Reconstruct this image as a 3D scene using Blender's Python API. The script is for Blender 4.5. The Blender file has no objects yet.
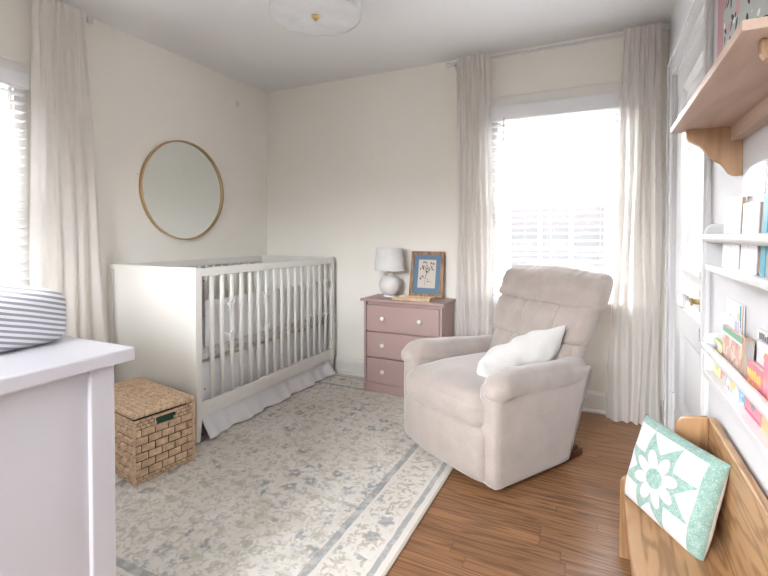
import bpy, bmesh, math, random
from math import sin, cos, pi, radians
from mathutils import Vector, Matrix, noise as mnoise
random.seed(7)
SC = bpy.context.scene
COL = SC.collection
XL, XR, YB, YF, ZC = -2.728, .365, 3.227, -1.3, 2.44      # left, right, back, front, ceiling

# ------------------------------------------------------------------ node helper
class E:
    """a float socket with arithmetic"""
    def __init__(s, nt, sock): s.nt, s.s = nt, sock
    def _m(s, op, *a):
        n = s.nt.nodes.new('ShaderNodeMath'); n.operation = op
        for i, v in enumerate((s,) + a):
            if isinstance(v, E): s.nt.links.new(v.s, n.inputs[i])
            else: n.inputs[i].default_value = v
        return E(s.nt, n.outputs[0])
    def __add__(s, o): return s._m('ADD', o)
    __radd__ = __add__
    def __sub__(s, o): return s._m('SUBTRACT', o)
    def __rsub__(s, o): return (s * -1) + o
    def __mul__(s, o): return s._m('MULTIPLY', o)
    __rmul__ = __mul__
    def __truediv__(s, o): return s._m('DIVIDE', o)
    def __gt__(s, o): return s._m('GREATER_THAN', o)
    def __lt__(s, o): return s._m('LESS_THAN', o)
    def floor(s): return s._m('FLOOR')
    def fract(s): return s._m('FRACT')
    def abs(s): return s._m('ABSOLUTE')
    def sin(s): return s._m('SINE')
    def cos(s): return s._m('COSINE')
    def sqrt(s): return s._m('SQRT')
    def pow(s, e): return s._m('POWER', e)
    def atan2(s, o): return s._m('ARCTAN2', o)
    def mod(s, o): return s._m('FLOORED_MODULO', o)
    def mn(s, o): return s._m('MINIMUM', o)
    def mx(s, o): return s._m('MAXIMUM', o)
    def step(s, a, b):
        n = s.nt.nodes.new('ShaderNodeMapRange'); n.interpolation_type = 'SMOOTHSTEP'
        s.nt.links.new(s.s, n.inputs[0]); n.inputs[1].default_value = a; n.inputs[2].default_value = b
        return E(s.nt, n.outputs[0])

class Mat:
    def __init__(s, name, col=(.8, .8, .8), rough=.5, metal=0, spec=.5, sheen=0):
        s.m = bpy.data.materials.new(name); s.m.use_nodes = True
        s.nt = s.m.node_tree; s.b = s.nt.nodes['Principled BSDF']; s.out = s.nt.nodes['Material Output']
        s.b.inputs['Base Color'].default_value = (*col, 1); s.b.inputs['Roughness'].default_value = rough
        s.b.inputs['Metallic'].default_value = metal; s.b.inputs['Specular IOR Level'].default_value = spec
        if sheen:
            s.b.inputs['Sheen Weight'].default_value = sheen; s.b.inputs['Sheen Roughness'].default_value = .5
        s.m.diffuse_color = (*col, 1)
    def new(s, t): return s.nt.nodes.new(t)
    def link(s, a, b): s.nt.links.new(a.s if isinstance(a, E) else a, b)
    def coord(s, kind='Object'):
        n = s.new('ShaderNodeTexCoord'); x = s.new('ShaderNodeSeparateXYZ'); s.link(n.outputs[kind], x.inputs[0])
        return n.outputs[kind], E(s.nt, x.outputs[0]), E(s.nt, x.outputs[1]), E(s.nt, x.outputs[2])
    def vec(s, x, y, z=0.):
        n = s.new('ShaderNodeCombineXYZ')
        for i, v in enumerate((x, y, z)):
            if isinstance(v, E): s.link(v, n.inputs[i])
            else: n.inputs[i].default_value = v
        return n.outputs[0]
    def noise(s, vec, scale=5, detail=3, rough=.5, dist=0):
        n = s.new('ShaderNodeTexNoise'); s.link(vec, n.inputs['Vector'])
        n.inputs['Scale'].default_value = scale; n.inputs['Detail'].default_value = detail
        n.inputs['Roughness'].default_value = rough; n.inputs['Distortion'].default_value = dist
        return E(s.nt, n.outputs[0])
    def white(s, vec):
        n = s.new('ShaderNodeTexWhiteNoise'); n.noise_dimensions = '3D'; s.link(vec, n.inputs['Vector'])
        return E(s.nt, n.outputs['Value'])
    def voro(s, vec, scale, rnd=1.):
        n = s.new('ShaderNodeTexVoronoi'); s.link(vec, n.inputs['Vector']); n.inputs['Scale'].default_value = scale
        n.inputs['Randomness'].default_value = rnd
        c = s.new('ShaderNodeSeparateColor'); s.link(n.outputs['Color'], c.inputs[0])
        p = s.new('ShaderNodeSeparateXYZ'); s.link(n.outputs['Position'], p.inputs[0])
        return (E(s.nt, n.outputs['Distance']), [E(s.nt, c.outputs[i]) for i in range(3)],
                [E(s.nt, p.outputs[i]) for i in range(3)])
    def mix(s, f, a, b):
        n = s.new('ShaderNodeMix'); n.data_type = 'RGBA'
        if isinstance(f, E): s.link(f, n.inputs[0])
        else: n.inputs[0].default_value = f
        for v, i in ((a, 6), (b, 7)):
            if isinstance(v, tuple): n.inputs[i].default_value = (*v, 1)
            else: s.link(v, n.inputs[i])
        return n.outputs[2]
    def color(s, sock): s.link(sock, s.b.inputs['Base Color'])
    def bump(s, h, strength=.3, dist=.002):
        n = s.new('ShaderNodeBump'); n.inputs['Strength'].default_value = strength; n.inputs['Distance'].default_value = dist
        s.link(h, n.inputs['Height']); s.link(n.outputs[0], s.b.inputs['Normal'])

def paint(name, col, rough=.5, var=.03, bump=.08, scale=60):
    m = Mat(name, col, rough); v, x, y, z = m.coord()
    n = m.noise(v, 4, 2); d = tuple(c * (1 - var) for c in col)
    m.color(m.mix(n, d, col)); m.bump(m.noise(v, scale, 2), bump, .001)
    return m.m

def fabric(name, col, col2=None, scale=420, bump=.25, sheen=.3, trans=0, var=.5):
    m = Mat(name, col, .9, spec=.2, sheen=sheen); v, x, y, z = m.coord()
    n = m.noise(v, scale, 2, .6); col2 = col2 or tuple(c * .86 for c in col)
    big = m.noise(v, 9, 3)
    c = m.mix((n * var + big * (1 - var)).step(.3, .7), col2, col)
    m.color(c); m.bump(n, bump, .0015)
    if trans:
        t = m.new('ShaderNodeBsdfTranslucent'); m.link(c, t.inputs[0])
        mx = m.new('ShaderNodeMixShader'); mx.inputs[0].default_value = trans
        m.link(m.b.outputs[0], mx.inputs[1]); m.link(t.outputs[0], mx.inputs[2]); m.link(mx.outputs[0], m.out.inputs[0])
    return m.m

def wood(name, light, dark, axis='y', scale=1., rough=.45, strength=1., planks=None):
    """grain running along an object axis"""
    m = Mat(name, light, rough); v, x, y, z = m.coord()
    a, b, c = {'x': (x, y, z), 'y': (y, x, z), 'z': (z, x, y)}[axis]
    w = m.vec(a * 1.3 * scale, b * 9. * scale, c * 9. * scale)
    big = m.noise(w, 1.2, 2, .5)
    rings = ((big * 26.).sin() * .5 + .5).pow(1.6)
    fine = m.noise(m.vec(a * 6 * scale, b * 160 * scale, c * 160 * scale), 1., 3, .6)
    f = rings * .55 * strength + fine * .55
    m.color(m.mix(f.step(.15, 1.), light, dark)); m.bump(f, .08, .001)
    return m.m

# ------------------------------------------------------------------ mesh helper
class MB:
    def __init__(s): s.v, s.f, s.mi, s.cur = [], [], [], 0
    def add(s, vs, fs):
        o = len(s.v); s.v += [tuple(p) for p in vs]
        for f in fs: s.f.append([o + i for i in f]); s.mi.append(s.cur)
        return s
    def box(s, x0, x1, y0, y1, z0, z1):
        v = [(x, y, z) for z in (z0, z1) for y in (y0, y1) for x in (x0, x1)]
        return s.add(v, [(0, 2, 3, 1), (4, 5, 7, 6), (0, 1, 5, 4), (2, 6, 7, 3), (0, 4, 6, 2), (1, 3, 7, 5)])
    def hexa(s, b, t):            # bottom and top quads, both anticlockwise from above
        return s.add(list(b) + list(t), [(3, 2, 1, 0), (4, 5, 6, 7)] + [(i, (i + 1) % 4, 4 + (i + 1) % 4, 4 + i) for i in range(4)])
    def rbox(s, c, size, r, n=(10, 10, 8), fn=None):
        h = [q / 2 for q in size]; r = min(r, *[q * .999 for q in h]); idx, V, F = {}, [], []
        def vert(i, j, k):
            key = (i, j, k)
            if key in idx: return idx[key]
            p = [-h[a] + 2 * h[a] * t / n[a] for a, t in enumerate(key)]
            q = [max(-(h[a] - r), min(h[a] - r, p[a])) for a in range(3)]
            d = Vector([p[a] - q[a] for a in range(3)])
            if d.length > 0: d = d.normalized() * r
            p = Vector(q) + d
            if fn: p = Vector(fn(p, [2 * t / n[a] - 1 for a, t in enumerate(key)]))
            idx[key] = len(V); V.append(p + Vector(c)); return idx[key]
        for ax in range(3):
            a, b = (ax + 1) % 3, (ax + 2) % 3
            for side in (0, n[ax]):
                for i in range(n[a]):
                    for j in range(n[b]):
                        q = []
                        for di, dj in ((0, 0), (1, 0), (1, 1), (0, 1)):
                            k = [0, 0, 0]; k[ax] = side; k[a] = i + di; k[b] = j + dj; q.append(vert(*k))
                        F.append(q if side else q[::-1])
        return s.add(V, F)
    def tube(s, path, r, seg=10, closed=False, caps=True):
        P = [Vector(p) for p in path]; n = len(P); rs = r if isinstance(r, (list, tuple)) else [r] * n
        V, F, up = [], [], None
        for i, p in enumerate(P):
            a = P[(i - 1) % n] if closed or i else P[i]; b = P[(i + 1) % n] if closed or i < n - 1 else P[i]
            t = (b - a).normalized()
            if up is None: up = t.orthogonal().normalized()
            up = (up - t * up.dot(t)).normalized(); w = t.cross(up)
            V += [p + (up * cos(2 * pi * k / seg) + w * sin(2 * pi * k / seg)) * rs[i] for k in range(seg)]
        for i in range(n if closed else n - 1):
            j = (i + 1) % n
            F += [(i * seg + k, i * seg + (k + 1) % seg, j * seg + (k + 1) % seg, j * seg + k) for k in range(seg)]
        if caps and not closed: F += [tuple(range(seg))[::-1], tuple((n - 1) * seg + k for k in range(seg))]
        return s.add(V, F)
    def lathe(s, prof, c=(0, 0, 0), seg=32, axis='z'):
        V, F = [], []; n = len(prof); m3 = {'z': lambda x, y, z: (x, y, z), 'x': lambda x, y, z: (z, x, y), 'y': lambda x, y, z: (x, -z, y)}[axis]
        for r, z in prof:
            V += [Vector(c) + Vector(m3(r * cos(2 * pi * k / seg), r * sin(2 * pi * k / seg), z)) for k in range(seg)]
        for i in range(n - 1):
            F += [(i * seg + k, i * seg + (k + 1) % seg, (i + 1) * seg + (k + 1) % seg, (i + 1) * seg + k) for k in range(seg)]
        if prof[0][0] > 0: F.append(tuple(range(seg))[::-1])
        if prof[-1][0] > 0: F.append(tuple((n - 1) * seg + k for k in range(seg)))
        return s.add(V, F)
    def prism(s, poly, axis, a, b):   # polygon in the two other axes (cyclic order), pushed from a to b
        n = len(poly); f = {'x': lambda p, t: (t, p[0], p[1]), 'y': lambda p, t: (p[0], t, p[1]), 'z': lambda p, t: (p[0], p[1], t)}[axis]
        return s.add([f(p, a) for p in poly] + [f(p, b) for p in poly],
                     [tuple(range(n)), tuple(range(2 * n - 1, n - 1, -1))] + [(i, n + i, n + (i + 1) % n, (i + 1) % n) for i in range(n)])
    def grid(s, fn, nu, nv):
        V = [fn(i / nu, j / nv) for j in range(nv + 1) for i in range(nu + 1)]
        return s.add(V, [(j * (nu + 1) + i, j * (nu + 1) + i + 1, (j + 1) * (nu + 1) + i + 1, (j + 1) * (nu + 1) + i) for j in range(nv) for i in range(nu)])
    def pillow(s, w, h, t, n=24, pinch=.06, p=2.6, wr=0., seed=0):
        """soft cushion standing in the XZ plane, front face towards -Y"""
        def pt(side):
            def fn(u, v):
                a, b = 2 * u - 1, 2 * v - 1
                e = max(0, 1 - abs(a) ** p) ** .55 * max(0, 1 - abs(b) ** p) ** .55
                x = a * w / 2 * (1 - pinch * (1 - b * b)); z = b * h / 2 * (1 - pinch * (1 - a * a))
                y = side * t / 2 * e
                if wr: y += wr * e * mnoise.noise(Vector((x * 11 + seed, z * 11, side * 3.)))
                return (x, y, z)
            return fn
        s.grid(pt(-1), n, n); o = len(s.v); s.grid(pt(1), n, n)
        for k in range(-n * n, 0): s.f[k] = s.f[k][::-1]
        return s
    def build(s, name, mats, parent=None, world=False, smooth=False, bevel=0, seg=2, solid=0, merge=True, angle=35):
        me = bpy.data.meshes.new(name); off = Vector(parent.location) if (world and parent) else Vector()
        while world and parent and parent.parent: parent_ = parent.parent; off = off + Vector(parent_.location); break
        me.from_pydata([Vector(p) - off for p in s.v], [], s.f)
        for m in (mats if isinstance(mats, (list, tuple)) else [mats]): me.materials.append(m)
        me.polygons.foreach_set('material_index', s.mi)
        bm = bmesh.new(); bm.from_mesh(me)
        if merge: bmesh.ops.remove_doubles(bm, verts=bm.verts, dist=1e-5)
        bmesh.ops.recalc_face_normals(bm, faces=bm.faces)
        if solid: bmesh.ops.solidify(bm, geom=bm.faces[:], thickness=solid)
        if bevel:
            ed = [e for e in bm.edges if len(e.link_faces) == 2 and e.calc_face_angle(0) > radians(angle)]
            bmesh.ops.bevel(bm, geom=ed, offset=bevel, segments=seg, profile=.5, affect='EDGES', clamp_overlap=True)
        bm.to_mesh(me); bm.free()
        if smooth:
            me.polygons.foreach_set('use_smooth', [True] * len(me.polygons))
            if smooth != 'all': me.set_sharp_from_angle(angle=radians(40))
        o = bpy.data.objects.new(name, me); COL.objects.link(o)
        if parent: o.parent = parent
        return o

def tag(o, label=None, cat=None, group=None, kind=None):
    for k, v in (('label', label), ('category', cat), ('group', group), ('kind', kind)):
        if v: o[k] = v
    return o
def thing(name, label, cat, loc=(0, 0, 0), rotz=0, group=None):
    o = bpy.data.objects.new(name, None); COL.objects.link(o); o.location = loc; o.rotation_euler = (0, 0, rotz)
    o.empty_display_size = .05
    return tag(o, label, cat, group)
def struct(o): o['kind'] = 'structure'; return o
def dup(o, parent=None):
    c = o.copy(); COL.objects.link(c)
    if parent: c.parent = parent
    for ch in list(o.children): dup(ch, c)
    return c
def nz(x, y, z, s=1.): return mnoise.noise(Vector((x * s, y * s, z * s)))

# ------------------------------------------------------------------ materials
M = {}
M['wall'] = paint('cream_wall_paint', (.90, .87, .80), .75, .015, .06, 140)
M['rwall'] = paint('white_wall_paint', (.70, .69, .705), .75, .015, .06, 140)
M['ceil'] = paint('ceiling_paint', (.87, .86, .855), .85, .015, .05, 120)
M['trim'] = paint('white_trim_paint', (.84, .82, .78), .35, .01, .02)
M['white'] = paint('white_lacquer', (.70, .695, .70), .32, .01, .02)
M['cribw'] = paint('crib_white_lacquer', (.76, .745, .70), .35, .01, .02)
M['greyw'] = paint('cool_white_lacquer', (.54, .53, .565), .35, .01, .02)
M['blind'] = paint('white_vinyl', (.86, .86, .88), .45, .01, .01)
M['pink'] = paint('dusty_pink_paint', (.45, .315, .295), .42, .05, .06, 90)
M['knobw'] = paint('white_ceramic', (.85, .84, .83), .2, .01, .0)
M['lampb'] = paint('matt_white_ceramic', (.80, .77, .77), .35, .02, .02)
M['brass'] = Mat('brushed_brass', (.60, .43, .20), .32, 1).m
M['gold'] = Mat('antique_gold_metal', (.52, .38, .22), .38, 1).m
M['steel'] = Mat('dull_steel', (.5, .5, .5), .4, 1).m
M['dark'] = paint('dark_gap_shade_and_bolts', (.03, .025, .02), .8)  # near black: painted shade in the basket gaps, also the crib bolts
M['shade'] = fabric('white_lamp_shade_fabric', (.92, .91, .89), scale=300, bump=.1, trans=.12, sheen=0)
M['drum'] = fabric('white_drum_shade_fabric', (.90, .90, .91), scale=300, bump=.1, trans=.1, sheen=0)
M['diffuser'] = paint('frosted_diffuser', (.86, .87, .90), .4, .01, .0)
M['curtain'] = fabric('off_white_linen', (.88, .85, .82), (.84, .81, .775), 260, .3, .1, .5)
M['crib_cloth'] = fabric('white_cotton', (.82, .815, .83), (.76, .75, .77), 300, .2, .1)
M['bumper'] = fabric('white_quilted_cotton', (.92, .915, .92), (.88, .875, .885), 300, .2, .1)
M['chair'] = fabric('oatmeal_chenille', (.435, .375, .338), (.36, .307, .275), 230, .5, .5)
M['chair2'] = fabric('oatmeal_chenille_seam', (.36, .31, .29), None, 230, .4, .3)
M['throw'] = fabric('white_slub_cotton', (.76, .745, .72), (.68, .665, .64), 150, .5, .2)
M['cherry'] = wood('reddish_brown_wood', (.12, .042, .02), (.06, .02, .01), 'y')
M['oak'] = wood('honey_oak', (.47, .275, .135), (.28, .15, .065), 'y', 2.0, .45, 1.15)
M['oakz'] = wood('honey_oak_upright', (.48, .28, .14), (.29, .155, .07), 'z', 1.8, .45, 1.1)
M['pine'] = wood('pale_pine', (.66, .50, .405), (.54, .385, .295), 'y', .8, .5, .8)
M['pinez'] = wood('warm_pine', (.50, .32, .195), (.39, .23, .125), 'z', .9, .5, .8)
M['frame'] = wood('carved_brown_wood', (.42, .26, .15), (.22, .125, .065), 'z', 2.5, .5)
M['pages'] = paint('book_pages', (.74, .69, .60), .9, .1, .3, 400)
mm = Mat('mirror_glass', (.80, .84, .84), .01, 1); M['mirror'] = mm.m
mm = Mat('clear_window_glass', (1, 1, 1), .02)
tr = mm.new('ShaderNodeBsdfTransparent'); gl = mm.new('ShaderNodeBsdfGlossy'); gl.inputs['Roughness'].default_value = .02
mx = mm.new('ShaderNodeMixShader'); mx.inputs[0].default_value = .06
mm.link(tr.outputs[0], mx.inputs[1]); mm.link(gl.outputs[0], mx.inputs[2]); mm.link(mx.outputs[0], mm.out.inputs[0]); M['glass'] = mm.m
M['slat'] = fabric('white_faux_wood_slat', (.86, .86, .87), (.85, .85, .86), 50, .0, 0, .3)
mm = Mat('faceted_knob_glass', (.92, .93, .95), .05); mm.b.inputs['Transmission Weight'].default_value = .75; M['knobglass'] = mm.m
M['wicker'] = None
m = Mat('water_hyacinth_weave', (.5, .34, .2), .7); v, x, y, z = m.coord()
n1 = m.noise(v, 38, 2); n2 = m.noise(m.vec(x * 1., y * 1., z * 3.), 170, 2, .7)
m.color(m.mix((n1 * .6 + n2 * .4).step(.3, .7), (.50, .335, .20), (.76, .575, .40))); m.bump(n2, .5, .002); M['wicker'] = m.m

# oak strip floor, boards along X
m = Mat('oak_strip_floor', (.3, .17, .09), .33); v, x, y, z = m.coord()
W = .058; row = (y / W).floor(); ro = m.white(m.vec(row, 3.3, 1.7)); xs = (x + ro * 3.) / 1.05; bid = xs.floor()
rnd = m.white(m.vec(row, bid, 9.1)); rnd2 = m.white(m.vec(row, bid, 2.4))
gx = x * .95 + rnd * 50.; gy = (y / W).fract() - .5
big = m.noise(m.vec(gx, gy * 1.1 + rnd2 * 30., rnd * 9), 1.25, 2, .45)
rings = ((big * 46.).sin() * .5 + .5).pow(2.2)
fine = m.noise(m.vec(x * 9., y * 300., rnd * 7.), 1., 3, .65)
g = (rings * .6 + fine * .55).step(.2, 1.05)
base = m.mix(rnd, (.255, .122, .053), (.33, .168, .077)); c = m.mix(g * .78, base, (.105, .047, .02))
gap = ((gy.abs() > .476) + ((xs.fract() - .5).abs() > .498)).mn(1.)
c = m.mix(gap * .4, c, (.07, .03, .014)); m.color(c); m.bump(g * .5 + gap * -1., .12, .001)
m.link(fine * .12 + .27, m.b.inputs['Roughness']); M['floor'] = m.m

# faded floral rug; object origin is the rug centre, half sizes .8 x 1.215
m = Mat('faded_floral_rug', (.7, .67, .62), .95, spec=.1, sheen=.15); v, x, y, z = m.coord()
HX, HY = .80, 1.215
wob = m.noise(v, 14, 2) * .012 - .006
d = (x.abs() * -1 + HX).mn(y.abs() * -1 + HY)         # distance from the edge
dw = d + wob
pile = m.noise(v, 520, 2, .6); fade = m.noise(v, 3.2, 4, .6); blot = m.noise(v, 11, 3, .6)
cream = m.mix(fade.step(.35, .65), (.76, .72, .655), (.84, .81, .765))
cream = m.mix(blot.step(.45, .7) * .5, cream, (.66, .615, .54))
def leaves(sc, seed, L, Wd, lo):
    o = m.vec(x + seed + blot * .02, y + seed * 1.7, 0.)
    dist, cc, p = m.voro(o, sc, .9)
    dx = (x + seed + blot * .02) - p[0]; dy = (y + seed * 1.7) - p[1]; a = cc[0] * 6.283
    u = (dx * a.cos() + dy * a.sin()) + 0.; w = dy * a.cos() - dx * a.sin(); w = w + u * u * (18. * 1.)
    e = (u / L).pow(2.) + (w / Wd).pow(2.)
    return (1. - e.step(.7, 1.15)) * (cc[1] > lo)
def flowers(sc, seed, R, lo, hi):
    dist, cc, p = m.voro(m.vec(x + seed, y - seed, 0.), sc, .8)
    dx = (x + seed) - p[0]; dy = (y - seed) - p[1]; r = (dx * dx + dy * dy).sqrt()
    th = dy.atan2(dx) + cc[0] * 6.28
    pr = ((th * 2.5).cos().abs() * .42 + .60) * R
    msk = 1. - (r / pr).step(.85, 1.1)
    return msk * (cc[1] > lo) * (cc[1] < hi), r / R
worn = m.noise(v, 26, 3, .65).step(.36, .58)
olive, blue = (.40, .35, .235), (.21, .245, .275)
l1 = leaves(20., .0, .026, .0070, .20); l2 = leaves(28., 3.1, .019, .005, .25); l3 = leaves(14., 7.7, .034, .0078, .45); l4 = leaves(36., 5.2, .014, .0045, .3)
cl = m.noise(v, 2.3, 2).step(.40, .56)
f1, r1 = flowers(9.5, 1.3, .038, .35, .85); f2, r2 = flowers(14., 4.2, .026, .45, .9)
c = m.mix(((l1 + l2 + l3 + l4).mn(1.)) * worn * .52, cream, olive)
c = m.mix((f2 * worn) * .55, c, (.45, .41, .34))
c = m.mix((f1 * (r1 > .24)) * worn * (cl * .6 + .15), c, blue)
fieldmask = dw > .235
vine = ((leaves(20., 11., .030, .008, .05) + leaves(26., 13., .024, .007, .1)).mn(1.)) * worn
bc = m.mix(blot.step(.4, .7) * .5, (.81, .77, .715), (.72, .68, .61)); bf, br = flowers(9., 8.8, .036, .72, 1.1)
mid = 1. - ((d - .148).abs()).step(.062, .082)
bc = m.mix(vine * mid * .72, bc, (.40, .355, .26)); bc = m.mix(bf * mid * .6, bc, blue)
c = m.mix(fieldmask, bc, c)
def band(a, b): return (dw > a) * (dw < b)
bl = (band(.235, .268) + band(.036, .060)).mn(1.)
c = m.mix(bl * (worn * .35 + .5), c, (.31, .325, .335))
c = m.mix((band(.222, .235) + band(.024, .036)).mn(1.) * .5, c, (.78, .74, .69))
c = m.mix((d < .012) * .7, c, (.47, .36, .27))
c = m.mix((pile * .25).mn(.15), c, (.58, .545, .50)); m.color(c); m.bump(pile + blot * .5, .5, .004); M['rug'] = m.m

# striped pad cover
m = Mat('grey_striped_jersey', (.8, .8, .8), .9, spec=.1, sheen=.2); v, x, y, z = m.coord()
M['pad'] = m.m
e = (z * 76. + y * 22. + m.noise(v, 9, 1) * .35).fract(); s1 = ((e - .5).abs() < .24)
m.color(m.mix(s1 * .85, (.66, .66, .68), (.20, .20, .24))); m.bump(m.noise(v, 500, 2), .2, .001)
# printed sheet
m = Mat('small_print_crib_sheet', (.7, .68, .67), .9, spec=.1); v, x, y, z = m.coord()
m.color(m.mix(m.noise(v, 42, 3, .6).step(.5, .62), (.76, .73, .72), (.55, .49, .48))); M['sheet'] = m.m
# quilt: local X across, Z up, object size .33 x .30
m = Mat('green_star_quilt_block', (.8, .8, .8), .9, spec=.1, sheen=.2); v, x, y, z = m.coord()
u = (x + .012) / .140; w = (z + .009) / .131
r = (u * u + w * w).sqrt(); th = w.atan2(u)
ph = (th.mod(pi / 4) - pi / 8).abs(); star = ((r * ph.cos()) + (r * ph.sin()) * 2.415) < 1.082
pp = th.mod(pi / 4) - pi / 8; px = r * pp.cos(); py = r * pp.sin()
petal = (((px - .40) / .235).pow(2.) + (py / .128).pow(2.)) < 1.
petal_o = (((px - .40) / .255).pow(2.) + (py / .146).pow(2.)) < 1.
cen = r < .225; border = (u.abs().mx(w.abs())) > 1.
dots = m.voro(v, 190)[0] < .27; mot = m.noise(v, 70, 3)
green = m.mix(mot.step(.3, .7), (.22, .36, .31), (.31, .455, .40)); green = m.mix(dots * .7, green, (.56, .63, .60))
wht = m.mix(mot, (.62, .60, .61), (.69, .67, .675))
c = m.mix((star + border).mn(1.), wht, green)
c = m.mix(petal_o, c, (.33, .37, .355)); c = m.mix(petal, c, wht); c = m.mix(cen, c, green)
rib = ((u * 1.3 + w * 1.3) * 16.).sin() * .5 + .5
c = m.mix(border * rib * .25, c, (.24, .36, .32))
m.color(c); m.bump(m.noise(v, 45, 2) + (petal * .6) + border * rib * .5, .5, .004); M['quilt'] = m.m
M['quiltback'] = fabric('cream_quilt_back', (.78, .74, .68))
# grey floral print
m = Mat('grey_floral_print', (.5, .52, .5), .8); v, x, y, z = m.coord()
def blob(sc, seed, R, lo, hi, el=1.):
    dist, cc, p = m.voro(m.vec(x + seed, 0., z - seed), sc, .9)
    dx = (x + seed) - p[0]; dz = (z - seed) - p[2]; a = cc[0] * 6.28
    uu = dx * a.cos() + dz * a.sin(); ww = dz * a.cos() - dx * a.sin()
    return ((uu / R).pow(2.) + (ww / (R * el)).pow(2.) < 1.) * (cc[1] > lo) * (cc[1] < hi)
c = m.mix(m.noise(v, 12, 2), (.43, .46, .45), (.52, .55, .53))
c = m.mix(blob(26., 1., .014, .35, 1.1, .38), c, (.04, .045, .05)); c = m.mix(blob(16., 5., .017, .5, 1.1, .75), c, (.62, .33, .39))
c = m.mix(blob(22., 9., .008, .5, 1.1, .8), c, (.85, .83, .82)); m.color(c); M['floral'] = m.m

# ------------------------------------------------------------------ the setting
struct(tag(MB().box(XL - .15, XR + .15, YF - .15, YB + .15, -.06, 0).build('floor', M['floor'])))
struct(MB().box(XL - .15, XR + .15, YF - .15, YB + .15, ZC, ZC + .06).build('ceiling', M['ceil']))
# back wall with its window opening, left wall with its window opening
WX0, WX1, WZ0, WZ1 = -.655, .10, .70, 2.03
b = MB().box(XL - .15, WX0, YB, YB + .15, 0, ZC).box(WX1, XR + .15, YB, YB + .15, 0, ZC).box(WX0, WX1, YB, YB + .15, 0, WZ0).box(WX0, WX1, YB, YB + .15, WZ1, ZC)
struct(b.build('wall_back', M['wall']))
LY0, LY1, LZ0, LZ1 = .68, 1.27, .70, 1.96
b = MB().box(XL - .15, XL, YF, LY0, 0, ZC).box(XL - .15, XL, LY1, YB, 0, ZC).box(XL - .15, XL, LY0, LY1, 0, LZ0).box(XL - .15, XL, LY0, LY1, LZ1, ZC)
struct(b.build('wall_left', M['wall']))
FX0, FX1, FZ0, FZ1 = -1.6, -.35, 1.0, 2.15      # unseen window behind the camera, added to brighten the room
b = MB().box(XL - .15, FX0, YF - .15, YF, 0, ZC).box(FX1, XR + .15, YF - .15, YF, 0, ZC).box(FX0, FX1, YF - .15, YF, 0, FZ0).box(FX0, FX1, YF - .15, YF, FZ1, ZC)
struct(b.build('wall_front', M['wall']))
# right wall with the door opening
DY0, DY1, DZ = 2.085, 2.935, 2.035
b = MB().box(XR, XR + .15, YF, DY0, 0, ZC).box(XR, XR + .15, DY1, YB, 0, ZC).box(XR, XR + .15, DY0, DY1, DZ, ZC)
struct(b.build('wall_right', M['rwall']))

def base_prof(h=.135, t=.018):   # distance from wall, height
    return [(0, 0), (t + .012, 0), (t + .012, .012), (t + .006, .022), (t, .024), (t, h - .035), (t - .003, h - .03), (t - .001, h - .022), (t - .008, h - .006), (t - .012, h), (0, h)]
P = base_prof()
def run_y(px): return [(YB - a, c) for a, c in px]
struct(MB().prism([(YB - a, c) for a, c in P], 'x', XL, XR).build('baseboard_back', M['trim']))
struct(MB().prism([(XL + a, c) for a, c in P], 'y', YF, YB).build('baseboard_left', M['trim']))
struct(MB().prism([(XR - a, c) for a, c in P], 'y', YF, 1.985).prism([(XR - a, c) for a, c in P], 'y', 3.03, YB).build('baseboard_right', M['rwall'] if False else M['white']))

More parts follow.
